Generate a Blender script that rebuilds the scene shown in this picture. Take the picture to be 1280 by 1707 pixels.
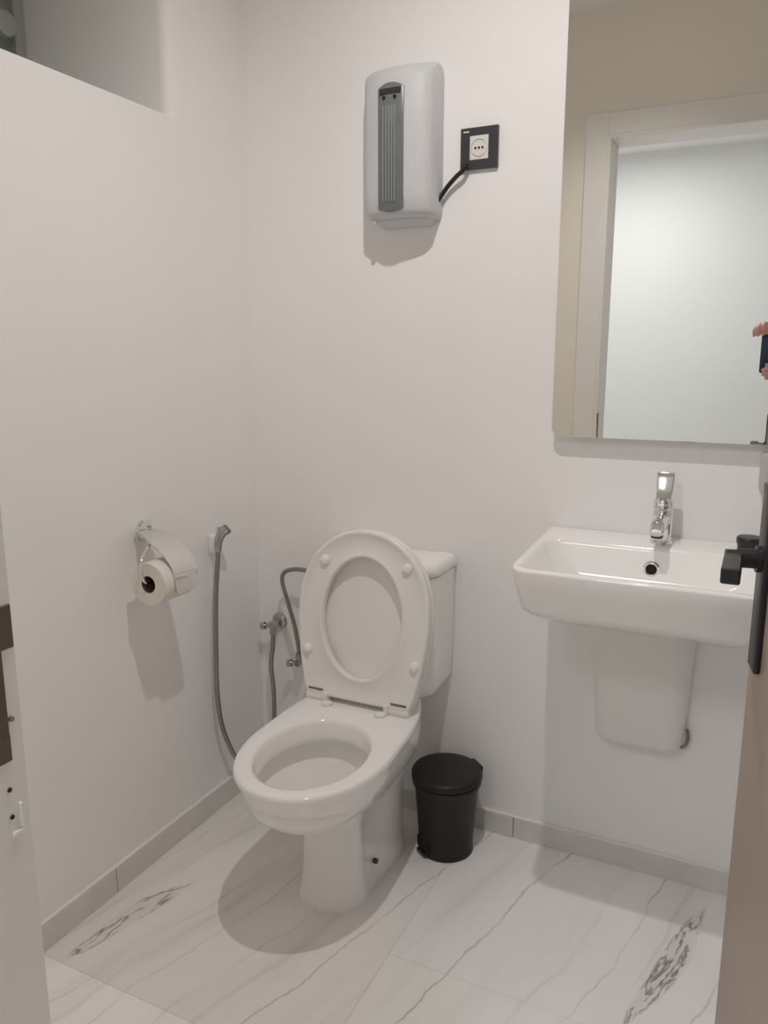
import bpy, bmesh, math, random
from mathutils import Vector, Matrix, Quaternion
random.seed(4)
scene = bpy.context.scene
for o in list(bpy.data.objects):
    bpy.data.objects.remove(o, do_unlink=True)
PI = math.pi

# ------------------------------------------------------------------ camera
cam_d = bpy.data.cameras.new('camera')
cam_d.sensor_fit = 'VERTICAL'; cam_d.sensor_height = 24.0
cam_d.lens = 1301 / 1707 * 24.0
cam = bpy.data.objects.new('camera', cam_d)
scene.collection.objects.link(cam)
CAM = Vector((1.2792, -1.8081, 1.23))
cam.location = CAM
cam.rotation_euler = (math.radians(90 - 11.2), 0, math.radians(25.87))
scene.camera = cam

# ------------------------------------------------------------------ world, lights, exposure
world = bpy.data.worlds.new('World'); scene.world = world
world.use_nodes = True
world.node_tree.nodes['Background'].inputs[0].default_value = (0.05, 0.06, 0.055, 1)
world.node_tree.nodes['Background'].inputs[1].default_value = 0.3
LAMP = Vector((0.87, -0.90, 2.425))
SPOT_W, HALL_W = 35.0, 14.5
ld = bpy.data.lights.new('downlight_beam', 'SPOT')
ld.energy = SPOT_W; ld.color = (1.0, 0.935, 0.90); ld.shadow_soft_size = 0.018
ld.spot_size = math.radians(144); ld.spot_blend = 1.0
lo = bpy.data.objects.new('downlight_beam', ld); scene.collection.objects.link(lo)
lo.location = LAMP
lo.rotation_euler = Vector((-0.10, 0.52, -1.62)).to_track_quat('-Z', 'Y').to_euler()   # tilted toward the back wall
hd = bpy.data.lights.new('hall_panel_light', 'AREA')
hd.energy = HALL_W; hd.color = (1.0, 0.985, 0.975); hd.shape = 'SQUARE'; hd.size = 0.56
ho = bpy.data.objects.new('hall_panel_light', hd); scene.collection.objects.link(ho)
ho.location = (0.50, -2.60, 2.415)
vs = scene.view_settings
vs.view_transform = 'Standard'; vs.look = 'None'; vs.gamma = 1.0; vs.use_curve_mapping = False
vs.exposure = 0.06
scene.cycles.max_bounces = 16; scene.cycles.diffuse_bounces = 12; scene.cycles.glossy_bounces = 8

# ------------------------------------------------------------------ helpers
C = scene.collection
def obj(name, bm, mat=None, parent=None, smooth=True, origin=None, sharp=35):
    """link a bmesh given in world coordinates as one object, relative to its parent"""
    base = Vector((0, 0, 0))
    if parent is not None:
        p = parent
        while p is not None:
            base += p.location; p = p.parent
    if origin is not None and parent is None:
        base = Vector(origin)
    elif origin is not None:
        pass
    bmesh.ops.translate(bm, verts=bm.verts, vec=-base)
    bmesh.ops.recalc_face_normals(bm, faces=bm.faces)
    if smooth:
        for f in bm.faces: f.smooth = True
        lim = math.radians(sharp)
        for e in bm.edges:
            if len(e.link_faces) == 2 and e.calc_face_angle(0) > lim: e.smooth = False
    me = bpy.data.meshes.new(name); bm.to_mesh(me); bm.free()
    if mat is not None: me.materials.append(mat)
    o = bpy.data.objects.new(name, me); C.objects.link(o)
    if parent is not None: o.parent = parent
    elif origin is not None: o.location = origin
    return o

def thing(name, label, cat, loc, group=None):
    o = bpy.data.objects.new(name, None); C.objects.link(o); o.location = loc
    o.empty_display_size = 0.05
    o['label'] = label; o['category'] = cat
    if group: o['group'] = group
    return o
def tag(o, label, cat, group=None):
    o['label'] = label; o['category'] = cat
    if group: o['group'] = group
    return o
def struct(o, label, cat='structure'):
    o['kind'] = 'structure'; o['label'] = label; o['category'] = cat
    return o
def sroot(name, label, cat, loc):
    o = thing(name, label, cat, loc); o['kind'] = 'structure'; return o

def box(bm, lo, hi, bev=0.0, seg=2):
    lo = Vector(lo); hi = Vector(hi)
    g = bmesh.ops.create_cube(bm, size=1.0)
    vs_ = g['verts']; s = hi - lo; c = (hi + lo) / 2
    for v in vs_: v.co = Vector((v.co.x * s.x, v.co.y * s.y, v.co.z * s.z)) + c
    if bev > 0:
        es = list({e for v in vs_ for e in v.link_edges})
        r = bmesh.ops.bevel(bm, geom=es, offset=bev, segments=seg, profile=0.5, affect='EDGES')
    return bm
def nbox(lo, hi, bev=0.0, seg=2): return box(bmesh.new(), lo, hi, bev, seg)

def loft(bm, rings, cap0=True, cap1=True):
    vr = [[bm.verts.new(p) for p in r] for r in rings]
    n = len(rings[0])
    for a, b in zip(vr, vr[1:]):
        for i in range(n):
            j = (i + 1) % n
            try: bm.faces.new((a[i], a[j], b[j], b[i]))
            except ValueError: pass
    if cap0: bm.faces.new(list(reversed(vr[0])))
    if cap1: bm.faces.new(vr[-1])
    return bm

def catmull(pts, n=6):
    pts = [Vector(p) for p in pts]
    P = [pts[0] * 2 - pts[1]] + pts + [pts[-1] * 2 - pts[-2]]
    out = []
    for i in range(1, len(P) - 2):
        p0, p1, p2, p3 = P[i-1], P[i], P[i+1], P[i+2]
        for k in range(n):
            t = k / n
            out.append(0.5 * ((2*p1) + (p2-p0)*t + (2*p0-5*p1+4*p2-p3)*t*t + (3*p1-p0-3*p2+p3)*t**3))
    out.append(pts[-1]); return out
def tube(bm, pts, r, seg=12, smooth_n=0, flat=1.0):
    pts = catmull(pts, smooth_n) if smooth_n else [Vector(p) for p in pts]
    rings = []; prev = None
    for i, p in enumerate(pts):
        d = (pts[min(i+1, len(pts)-1)] - pts[max(i-1, 0)]).normalized()
        if prev is None:
            u = d.orthogonal().normalized()
        else:
            u = (prev - d * prev.dot(d)).normalized()
        prev = u; w = d.cross(u)
        rr = r[i] if isinstance(r, (list, tuple)) else r
        rings.append([p + u * rr * math.cos(2*PI*k/seg) + w * rr * flat * math.sin(2*PI*k/seg) for k in range(seg)])
    return loft(bm, rings)
def cyl(bm, a, b, r, r2=None, seg=24):
    return tube(bm, [a, b], [r, r if r2 is None else r2], seg)
def lathe(bm, prof, c=(0,0,0), axis='Z', seg=40, cap0=True, cap1=True):
    c = Vector(c); rings = []
    for r, h in prof:
        ring = []
        for k in range(seg):
            a = 2*PI*k/seg; x, y = r*math.cos(a), r*math.sin(a)
            if axis == 'Z': v = Vector((x, y, h))
            elif axis == 'Y': v = Vector((x, h, y))
            else: v = Vector((h, x, y))
            ring.append(c + v)
        rings.append(ring)
    return loft(bm, rings, cap0, cap1)
def rrect(cx, cy, hx, hy, r, k=6, rf=None):
    """rounded rectangle, list of (x,y) ccw; r for the +y corners, rf for the -y corners"""
    rf = r if rf is None else rf
    out = []
    for sx, sy, a0, rr in ((1,1,0,r), (-1,1,90,r), (-1,-1,180,rf), (1,-1,270,rf)):
        for i in range(k+1):
            a = math.radians(a0 + 90*i/k)
            out.append((cx + sx*(hx-rr) + rr*math.cos(a), cy + sy*(hy-rr) + rr*math.sin(a)))
    return out

# ------------------------------------------------------------------ materials
def new_mat(name):
    m = bpy.data.materials.new(name); m.use_nodes = True
    nt = m.node_tree; b = nt.nodes['Principled BSDF']
    return m, nt, b
def plain(name, col, rough=0.5, metal=0.0, spec=0.5, var=0.03, scale=18.0, bump=0.0, bscale=120.0, coat=0.0, trans=0.0, ior=1.45):
    m, nt, b = new_mat(name)
    L = nt.links
    tc = nt.nodes.new('ShaderNodeNewGeometry')
    n = nt.nodes.new('ShaderNodeTexNoise'); n.inputs['Scale'].default_value = scale; n.inputs['Detail'].default_value = 3
    L.new(tc.outputs['Position'], n.inputs['Vector'])
    mp = nt.nodes.new('ShaderNodeMapRange')
    mp.inputs['From Min'].default_value = 0.3; mp.inputs['From Max'].default_value = 0.7
    mp.inputs['To Min'].default_value = 1 - var; mp.inputs['To Max'].default_value = 1 + var
    L.new(n.outputs['Fac'], mp.inputs['Value'])
    mul = nt.nodes.new('ShaderNodeVectorMath'); mul.operation = 'SCALE'
    mul.inputs[0].default_value = col[:3]
    L.new(mp.outputs['Result'], mul.inputs['Scale'])
    L.new(mul.outputs['Vector'], b.inputs['Base Color'])
    b.inputs['Roughness'].default_value = rough; b.inputs['Metallic'].default_value = metal
    b.inputs['Specular IOR Level'].default_value = spec
    b.inputs['Coat Weight'].default_value = coat
    b.inputs['Transmission Weight'].default_value = trans; b.inputs['IOR'].default_value = ior
    if bump > 0:
        n2 = nt.nodes.new('ShaderNodeTexNoise'); n2.inputs['Scale'].default_value = bscale; n2.inputs['Detail'].default_value = 4
        L.new(tc.outputs['Position'], n2.inputs['Vector'])
        bp = nt.nodes.new('ShaderNodeBump'); bp.inputs['Strength'].default_value = bump; bp.inputs['Distance'].default_value = 0.002
        L.new(n2.outputs['Fac'], bp.inputs['Height']); L.new(bp.outputs['Normal'], b.inputs['Normal'])
    return m
def emis(name, col, s):
    m, nt, b = new_mat(name)
    b.inputs['Base Color'].default_value = (*col, 1)
    b.inputs['Emission Color'].default_value = (*col, 1); b.inputs['Emission Strength'].default_value = s
    return m

class NB:
    """tiny node-math builder"""
    def __init__(s, nt): s.nt = nt
    def m(s, op, a, b=None, c=None, clamp=False):
        n = s.nt.nodes.new('ShaderNodeMath'); n.operation = op; n.use_clamp = clamp
        for i, v in enumerate((a, b, c)):
            if v is None: continue
            if isinstance(v, (int, float)): n.inputs[i].default_value = v
            else: s.nt.links.new(v, n.inputs[i])
        return n.outputs[0]
    def noise(s, vec, scale, detail=3, rough=0.5):
        n = s.nt.nodes.new('ShaderNodeTexNoise'); n.inputs['Scale'].default_value = scale
        n.inputs['Detail'].default_value = detail; n.inputs['Roughness'].default_value = rough
        s.nt.links.new(vec, n.inputs['Vector']); return n.outputs['Fac']
    def comb(s, x, y, z=0.0):
        n = s.nt.nodes.new('ShaderNodeCombineXYZ')
        for i, v in enumerate((x, y, z)):
            if isinstance(v, (int, float)): n.inputs[i].default_value = v
            else: s.nt.links.new(v, n.inputs[i])
        return n.outputs[0]
    def sm(s, v, a, b, lo=0.0, hi=1.0):
        n = s.nt.nodes.new('ShaderNodeMapRange'); n.interpolation_type = 'SMOOTHSTEP'
        s.nt.links.new(v, n.inputs['Value'])
        for k, x in zip(('From Min','From Max','To Min','To Max'), (a, b, lo, hi)): n.inputs[k].default_value = x
        return n.outputs['Result']

def marble(name, light, dark, rough=0.22):
    m, nt, b = new_mat(name); N = NB(nt)
    geo = nt.nodes.new('ShaderNodeNewGeometry')
    sep = nt.nodes.new('ShaderNodeSeparateXYZ'); nt.links.new(geo.outputs['Position'], sep.inputs[0])
    x, y = sep.outputs[0], sep.outputs[1]
    q = N.m('SUBTRACT', N.m('MULTIPLY', x, 0.966), N.m('MULTIPLY', y, 0.26))
    a = N.m('ADD', N.m('MULTIPLY', x, 0.26), N.m('MULTIPLY', y, 0.966))
    pos = N.comb(x, y, 0.0)
    w1 = N.m('MULTIPLY', N.m('SUBTRACT', N.noise(pos, 3.2, 2), 0.5), 0.085)
    w2 = N.m('MULTIPLY', N.m('SUBTRACT', N.noise(pos, 17.0, 3), 0.5), 0.016)
    w3 = N.m('MULTIPLY', N.m('SUBTRACT', N.noise(pos, 70.0, 3), 0.5), 0.008)
    qw = N.m('ADD', N.m('ADD', q, w1), N.m('ADD', w2, w3))
    total = None
    # single long veins: (q0, width, strength)
    for i, (q0, w, s) in enumerate(((0.907, 0.0042, 0.55), (1.135, 0.0035, 0.42), (0.693, 0.0036, 0.42), (0.455, 0.003, 0.3),
                      (0.565, 0.0028, 0.25), (1.06, 0.008, 0.12), (0.80, 0.010, 0.07), (0.36, 0.003, 0.28), (0.40, 0.012, 0.1),
                      (0.62, 0.012, 0.13), (1.19, 0.008, 0.12), (0.205, 0.006, 0.13), (0.14, 0.004, 0.2), (1.33, 0.004, 0.3), (1.5, 0.006, 0.3), (-0.1, 0.005, 0.25))):
        d = N.m('ABSOLUTE', N.m('SUBTRACT', qw, q0))
        k = N.sm(d, 0.0, w, 1.0, 0.0)
        fade = N.sm(N.noise(N.comb(N.m('MULTIPLY', q, 0.5), a, i * 3.7), 4.5, 2), 0.33, 0.6, 0.25, 1.0)
        k = N.m('MULTIPLY', N.m('MULTIPLY', k, s * 0.85), fade)
        total = k if total is None else N.m('MAXIMUM', total, k)
    # braided clusters: (q0, a0, a1, half width)
    vec = N.comb(N.m('MULTIPLY', qw, 34.0), N.m('MULTIPLY', a, 6.0), 0.0)
    rid = N.m('ABSOLUTE', N.m('SUBTRACT', N.noise(vec, 1.0, 3, 0.62), 0.5))
    line = N.sm(rid, 0.0, 0.05, 1.0, 0.0)
    for (q0, a0, a1, hw) in ((0.268, -0.80, -0.44, 0.026), (1.232, -0.20, 0.27, 0.028), (1.238, -0.85, -0.35, 0.030), (0.268, -1.7, -1.2, 0.03)):
        am = 0.5 * (a0 + a1); ah = 0.5 * (a1 - a0)
        t = N.m('DIVIDE', N.m('SUBTRACT', a, am), ah)
        env = N.m('SUBTRACT', 1.0, N.m('POWER', N.m('ABSOLUTE', t), 2.0), clamp=True)
        d = N.m('DIVIDE', N.m('ABSOLUTE', N.m('SUBTRACT', N.m('ADD', q, N.m('MULTIPLY', w1, 0.7)), q0)), hw)
        band = N.m('MULTIPLY', N.m('SUBTRACT', N.m('MULTIPLY', env, 1.15), d, clamp=True), 3.0, clamp=True)
        k = N.m('MULTIPLY', N.m('ADD', N.m('MULTIPLY', line, 0.62), 0.10), band)
        total = N.m('MAXIMUM', total, k)
    cloud = N.sm(N.noise(N.comb(N.m('MULTIPLY', qw, 7.0), N.m('MULTIPLY', a, 1.6), 0.0), 1.0, 4), 0.42, 0.75, 0.0, 0.13)
    total = N.m('ADD', total, cloud, clamp=True)
    mix = nt.nodes.new('ShaderNodeMix'); mix.data_type = 'RGBA'
    nt.links.new(total, mix.inputs['Factor'])
    mix.inputs[6].default_value = (*light, 1); mix.inputs[7].default_value = (*dark, 1)
    nt.links.new(mix.outputs[2], b.inputs['Base Color'])
    b.inputs['Roughness'].default_value = rough
    return m

M = {}
M['wall'] = plain('white wall paint', (0.885, 0.88, 0.88), 0.55, var=0.012, scale=2.5, bump=0.08, bscale=220, spec=0.3)
M['front'] = plain('cream wall paint', (0.86, 0.81, 0.71), 0.6, var=0.012, scale=2.5, bump=0.06, spec=0.3)
M['hallwall'] = plain('hall wall paint', (0.82, 0.83, 0.83), 0.6, var=0.012, scale=2.0, spec=0.3)
M['ceil'] = plain('ceiling paint', (0.88, 0.875, 0.87), 0.7, var=0.01, scale=3, spec=0.2)
M['trim'] = plain('cream door frame laminate', (0.86, 0.84, 0.80), 0.38, var=0.02, scale=6)
M['marble'] = marble('veined marble tile', (0.88, 0.875, 0.87), (0.12, 0.115, 0.11))
M['marble_white'] = marble('whiter veined marble tile', (0.97, 0.97, 0.97), (0.13, 0.125, 0.12))
M['marble_warm'] = marble('slightly greyer veined marble tile', (0.85, 0.84, 0.83), (0.11, 0.105, 0.10))
M['grout'] = plain('grey grout', (0.76, 0.745, 0.73), 0.9)
M['base'] = plain('grey stone baseboard', (0.70, 0.685, 0.67), 0.35, var=0.05, scale=9)
M['caulk'] = plain('white caulk', (0.82, 0.80, 0.78), 0.5)
M['ceramic'] = plain('white glazed ceramic', (0.90, 0.895, 0.885), 0.10, var=0.006, scale=4, coat=0.4)
M['plastic'] = plain('white toilet plastic', (0.85, 0.835, 0.825), 0.28, var=0.008, scale=6)
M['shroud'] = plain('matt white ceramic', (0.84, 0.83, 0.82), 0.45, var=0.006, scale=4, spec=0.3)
M['dryer'] = plain('cool white plastic', (0.61, 0.62, 0.64), 0.45, spec=0.3, var=0.008, scale=6)
M['greypanel'] = plain('slate grey glossy plastic', (0.175, 0.195, 0.205), 0.25, var=0.05, scale=30)
M['greyrib'] = plain('lighter grey rib plastic', (0.30, 0.325, 0.335), 0.3)
M['greydark'] = plain('dark smoked plastic', (0.05, 0.045, 0.042), 0.2)
M['black'] = plain('black plastic', (0.012, 0.012, 0.0125), 0.42, var=0.15, scale=25)
M['blackcap'] = plain('black satin plastic', (0.02, 0.022, 0.022), 0.35)
M['anth'] = plain('anthracite frame', (0.045, 0.048, 0.053), 0.4)
M['socket'] = plain('white socket insert', (0.74, 0.73, 0.70), 0.35)
M['hole'] = plain('dark hole', (0.012, 0.011, 0.010), 0.9)
M['chrome'] = plain('polished chrome', (0.80, 0.80, 0.81), 0.08, metal=1.0, var=0.02)
M['valve'] = plain('worn chrome', (0.50, 0.485, 0.475), 0.14, metal=1.0, var=0.1, scale=60)
M['steel'] = plain('braided steel hose', (0.34, 0.32, 0.31), 0.32, metal=0.9, var=0.15, scale=500)
M['brushed'] = plain('satin chrome cover', (0.80, 0.795, 0.79), 0.09, metal=1.0, var=0.01, scale=40)
M['paper'] = plain('tissue paper', (0.80, 0.765, 0.70), 0.9, var=0.03, scale=90, bump=0.3, bscale=400)
M['core'] = plain('cardboard core', (0.12, 0.09, 0.07), 0.9)
M['mirror'] = plain('mirror silvering', (0.90, 0.91, 0.895), 0.004, metal=1.0, var=0.0)
M['mirroredge'] = plain('mirror backing', (0.52, 0.51, 0.49), 0.4)
M['door'] = plain('beige door laminate', (0.36, 0.285, 0.235), 0.42, var=0.05, scale=7)
M['handle'] = plain('matt black handle', (0.016, 0.016, 0.018), 0.36, var=0.1)
M['strike'] = plain('dull steel strike plate', (0.17, 0.145, 0.13), 0.42, metal=0.6, var=0.1, scale=60)
M['glass'] = plain('frosted green-grey pane', (0.30, 0.34, 0.30), 0.5, var=0.05, scale=8)
M['winframe'] = plain('grey window frame', (0.42, 0.43, 0.41), 0.4)
M['clear'] = plain('clear plastic', (0.85, 0.83, 0.80), 0.12, var=0.01, trans=0.55)
M['lampglass'] = emis('lit lamp lens', (1.0, 0.92, 0.85), 12.0)
M['panelglass'] = emis('lit panel diffuser', (0.95, 0.98, 1.0), 1.2)
M['skin'] = plain('skin', (0.56, 0.30, 0.235), 0.5, var=0.08, scale=60)
M['shirt'] = plain('dark knit top', (0.06, 0.065, 0.08), 0.85, var=0.15, scale=200)
M['trousers'] = plain('dark trousers', (0.03, 0.035, 0.05), 0.85, var=0.15, scale=150)
M['hair'] = plain('dark brown hair', (0.035, 0.02, 0.013), 0.5, var=0.3, scale=120)
M['phone'] = plain('dark blue phone back', (0.02, 0.05, 0.085), 0.22)
M['shoe'] = plain('black shoe', (0.02, 0.02, 0.02), 0.5)
M['eye'] = plain('eye', (0.04, 0.03, 0.025), 0.1)
M['lip'] = plain('lips', (0.42, 0.17, 0.14), 0.5)

# ------------------------------------------------------------------ room shell
RX, RF, RC, WT = 1.75, -1.36, 2.45, 0.15
HX0, HX1, HY1 = -0.6, 3.0, -3.5
DX0, DX1, DZ = 0.693, 1.41, 2.012        # clear door opening
WY0, WY1, WZ0, WZ1 = -1.05, -0.288, 1.77, 2.24   # window niche

b = bmesh.new()
box(b, (-0.50, -0.0, -0.05), (HX1, 0.12, RC))
struct(obj('wall_back', b, M['wall'], origin=(0.9, 0.06, 0), smooth=False), 'white painted back wall behind the toilet and sink', 'wall')
b = bmesh.new()
box(b, (-0.50, RF - WT, -0.05), (0, 0, WZ0)); box(b, (-0.50, RF - WT, WZ1), (0, 0, RC))
box(b, (-0.50, RF - WT, WZ0), (0, WY0, WZ1))
fil = 0.028   # rounded plaster edge of the niche
cs = [(-0.50, 0.0), (-0.50, WY1)] + [(-fil + fil * math.sin(a_), WY1 + fil - fil * math.cos(a_)) for a_ in [PI / 2 * k / 8 for k in range(9)]] + [(0.0, 0.0)]
loft(b, [[Vector((x_, y_, WZ0)) for x_, y_ in cs], [Vector((x_, y_, WZ1)) for x_, y_ in cs]])
struct(obj('wall_left', b, M['wall'], origin=(-0.2, -0.7, 0), smooth=True, sharp=20), 'white painted left wall with deep window niche near the ceiling', 'wall')
struct(obj('wall_right', nbox((RX, RF - WT, -0.05), (RX + 0.12, 0, RC)), M['wall'], origin=(RX, -0.7, 0), smooth=False), 'white painted right wall behind the open door', 'wall')
b = bmesh.new()
box(b, (0, RF - WT, -0.05), (DX0 - 0.022, RF, RC)); box(b, (DX1 + 0.022, RF - WT, -0.05), (RX, RF, RC))
box(b, (DX0 - 0.022, RF - WT, DZ + 0.022), (DX1 + 0.022, RF, RC))
struct(obj('wall_front', b, M['front'], origin=(0.9, RF, 0), smooth=False), 'cream wall around the doorway, seen in the mirror', 'wall')
struct(obj('ceiling', nbox((-0.50, RF - WT, RC), (RX + 0.12, 0.12, RC + 0.08)), M['ceil'], origin=(0.9, -0.7, RC), smooth=False), 'white bathroom ceiling glimpsed in the mirror', 'ceiling')
# hall beyond the doorway
struct(obj('wall_hall_far', nbox((HX0, HY1 - 0.1, -0.05), (HX1, HY1, RC)), M['hallwall'], origin=(1, HY1, 0), smooth=False), 'bright white hall wall seen through the doorway in the mirror', 'wall')
struct(obj('wall_hall_left', nbox((HX0 - 0.1, HY1, -0.05), (HX0, RF - WT, RC)), M['hallwall'], origin=(HX0, -2.5, 0), smooth=False), 'white side wall of the hall, left end', 'wall')
struct(obj('wall_hall_right', nbox((HX1, HY1, -0.05), (HX1 + 0.1, RF - WT, RC)), M['hallwall'], origin=(HX1, -2.5, 0), smooth=False), 'white side wall of the hall, right end', 'wall')
b = bmesh.new(); box(b, (RX + 0.12, RF - WT, -0.05), (HX1, RF, RC)); box(b, (HX0, RF - WT, -0.05), (-0.50, RF, RC))
struct(obj('wall_hall_near', b, M['hallwall'], origin=(2.3, RF, 0), smooth=False), 'white hall wall either side of the bathroom', 'wall')
struct(obj('ceiling_hall', nbox((HX0, HY1, RC), (HX1, RF - WT, RC + 0.08)), M['ceil'], origin=(1, -2.5, RC), smooth=False), 'white hall ceiling', 'ceiling')

# floor of veined tiles
floor = sroot('floor', 'floor of pale marble tiles with grey diagonal veins', 'floor', (0.9, -0.9, 0))
obj('grout_bed', nbox((-0.50, RF - WT, -0.05), (RX + 0.12, 0.12, -0.0015)), M['grout'], floor, smooth=False)
g = 0.0004
cols = [(0.0, 0.665, -0.836), (0.665, 1.305, -0.517), (1.305, RX, -0.836)]
for ci, (x0, x1, j) in enumerate(cols):
    ys = [0.0]; y = j
    while y + 0.64 < -0.02: y += 0.64
    while y > RF - WT: ys.append(y); y -= 0.64
    ys.append(RF - WT)
    for ya, yb in zip(ys, ys[1:]):
        w = M['marble_white'] if (ci == 0 and ya < -0.8) else (M['marble_warm'] if ci == 0 else M['marble'])
        obj('tile', nbox((x0 + g, yb + g, -0.012), (x1 - g, ya - g, 0.0)), w, floor, smooth=False)
hf = obj('floor_hall', nbox((HX0, HY1, -0.05), (HX1, RF - WT, 0.0)), M['marble'], origin=(1, -2.5, 0), smooth=False)
struct(hf, 'pale marble hall floor outside the doorway', 'floor')

# baseboards made of cut tile pieces
bl = sroot('baseboard_left', 'grey stone baseboard along the left wall', 'baseboard', (0, -0.7, 0))
for ya, yb in ((0.0, -0.62), (-0.622, -1.24), (-1.242, RF)):
    obj('stone_piece', nbox((0.0, yb, 0.0), (0.011, ya, 0.062), 0.001, 1), M['base'], bl, smooth=False)
b = bmesh.new(); box(b, (0.0, RF, 0.0618), (0.0105, -0.011, 0.066), 0.0015, 1)
obj('caulk_line', b, M['caulk'], bl, smooth=False)
bb = sroot('baseboard_back', 'grey stone baseboard along the back wall', 'baseboard', (0.9, 0, 0))
for xa, xb in ((0.011, 0.18), (0.1815, 0.780), (0.7818, 1.381), (1.3825, RX)):
    obj('stone_piece', nbox((xa, -0.011, 0.0), (xb, 0.0, 0.056), 0.001, 1), M['base'], bb, smooth=False)
obj('caulk_line', box(bmesh.new(), (0.011, -0.0105, 0.0558), (RX, 0.0, 0.060), 0.0015, 1), M['caulk'], bb, smooth=False)

# window in the deep niche
w = sroot('window_1', 'small high window set deep in the left wall, grey-green pane', 'window', (-0.37, -0.67, WZ0))
xa, xb = -0.48, -0.44
for lo_, hi_ in (((xa, WY0, WZ0), (xb, WY1, WZ0 + 0.045)), ((xa, WY0, WZ1 - 0.045), (xb, WY1, WZ1)),
                 ((xa, WY0, WZ0 + 0.045), (xb, WY0 + 0.045, WZ1 - 0.045)), ((xa, WY1 - 0.03, WZ0 + 0.045), (xb, WY1, WZ1 - 0.045))):
    obj('frame_rail', nbox(lo_, hi_, 0.003, 1), M['winframe'], w, smooth=False)
obj('pane', nbox((-0.466, WY0 + 0.045, WZ0 + 0.045), (-0.460, WY1 - 0.03, WZ1 - 0.045)), M['glass'], w, smooth=False)
b = bmesh.new(); lathe(b, [(0.012, 0), (0.012, 0.02), (0.026, 0.022), (0.030, 0.032), (0.028, 0.044), (0.018, 0.05)], (-0.46, -0.362, 2.008), 'X', 24)
obj('window_knob', b, M['winframe'], w)

# ------------------------------------------------------------------ door frame (jambs, casing) and door leaf
tr = sroot('trim_1', 'cream door frame and casing around the doorway', 'door frame', (1.05, RF, 0))
y0, y1 = RF - WT - 0.005, RF + 0.004
obj('jamb', nbox((DX0 - 0.022, y0, 0), (DX0, y1, DZ), 0.0015, 1), M['trim'], tr, smooth=False)
obj('jamb', nbox((DX1, y0, 0), (DX1 + 0.022, y1, DZ), 0.0015, 1), M['trim'], tr, smooth=False)
obj('head_jamb', nbox((DX0 - 0.022, y0, DZ), (DX1 + 0.022, y1, DZ + 0.022), 0.0015, 1), M['trim'], tr, smooth=False)
for s, (a0, a1) in ((0, (DX0 - 0.092, DX0 - 0.010)), (1, (DX1 + 0.010, DX1 + 0.092))):
    obj('casing', nbox((a0, RF, 0), (a1, RF + 0.007, DZ + 0.09), 0.003, 1), M['trim'], tr, smooth=False)
    obj('casing', nbox((a0, RF - WT - 0.012, 0), (a1, RF - WT, DZ + 0.09), 0.003, 1), M['trim'], tr, smooth=False)
obj('head_casing', nbox((DX0 - 0.010, RF, DZ + 0.010), (DX1 + 0.010, RF + 0.0065, DZ + 0.088), 0.003, 1), M['trim'], tr, smooth=False)
obj('head_casing', nbox((DX0 - 0.010, RF - WT - 0.0115, DZ + 0.010), (DX1 + 0.010, RF - WT, DZ + 0.088), 0.003, 1), M['trim'], tr, smooth=False)
# lock strike on the left jamb
b = bmesh.new()
yE = y1
box(b, (DX0 - 0.001, yE - 0.034, 0.977), (DX0 + 0.002, yE - 0.0025, 1.017), 0.0008, 1)
box(b, (DX0 - 0.001, yE - 0.034, 0.899), (DX0 + 0.002, yE - 0.0155, 0.977), 0.0008, 1)
box(b, (DX0 - 0.001, yE - 0.034, 0.873), (DX0 + 0.002, yE - 0.0150, 0.899), 0.0008, 1)
sp = obj('strike_plate', b, M['strike'], tr, smooth=False)
b = bmesh.new(); lathe(b, [(0.0025, 0), (0.0025, 0.003), (0.0015, 0.0035)], (DX0, yE - 0.0125, 0.912), 'X', 12)
obj('screw', b, M['steel'], sp)
for zz in (0.846, 0.819):
    b = bmesh.new(); lathe(b, [(0.0022, 0), (0.0022, 0.0012)], (DX0, yE - 0.0205, zz), 'X', 12)
    obj('screw_hole', b, M['greydark'], tr)
b = bmesh.new()
box(b, (DX0 - 0.001, yE - 0.0125, 0.804), (DX0 + 0.0025, yE - 0.0095, 0.829), 0.0006, 1)
box(b, (DX0 - 0.001, yE - 0.0215, 0.799), (DX0 + 0.0025, yE - 0.0095, 0.8035), 0.0006, 1)
obj('latch_lip', b, M['ceramic'], tr, smooth=False)

HP = Vector((1.412, -1.333, 0)); FE = Vector((1.289, -0.680, 0))
d = (FE - HP).normalized(); n = Vector((-d.y, d.x, 0))      # n points to the camera side (left)
if n.x > 0: n = -n
def dp(s, o, z):        # s: metres from the free edge toward the hinge, o: out of the face
    return FE - d * s + n * o + Vector((0, 0, z))
def dbox(s0, s1, o0, o1, z0, z1, bev=0.0, seg=2):
    b = nbox((s0, o0, z0), (s1, o1, z1), bev, seg)
    for v in b.verts: v.co = dp(v.co.x, v.co.y, v.co.z)
    return b
LW = (FE - HP).length
door = sroot('door_1', 'beige laminate door leaf swung open at the right edge', 'door', tuple(FE))
obj('leaf', dbox(0, LW - 0.004, -0.040, 0.0, 0.008, 2.004, 0.0025, 1), M['door'], door, smooth=False)
bp = obj('handle_backplate', dbox(0.030, 0.072, 0.0, 0.0085, 0.830, 1.075, 0.0025, 2), M['handle'], door)
def dcyl(s, o0, o1, z, r, seg=24):
    b = bmesh.new(); cyl(b, dp(s, o0, z), dp(s, o1, z), r, seg=seg); return b
hz = 0.978
b = dcyl(0.051, 0.008, 0.050, hz, 0.0105)
lv = obj('lever', b, M['handle'], door)
gp = dp(0.051, 0.040, hz)
obj('lever_grip', nbox((gp.x - 0.011, gp.y - 0.092, hz - 0.012), (gp.x + 0.011, gp.y + 0.012, hz + 0.008), 0.002, 1), M['handle'], lv)
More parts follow.
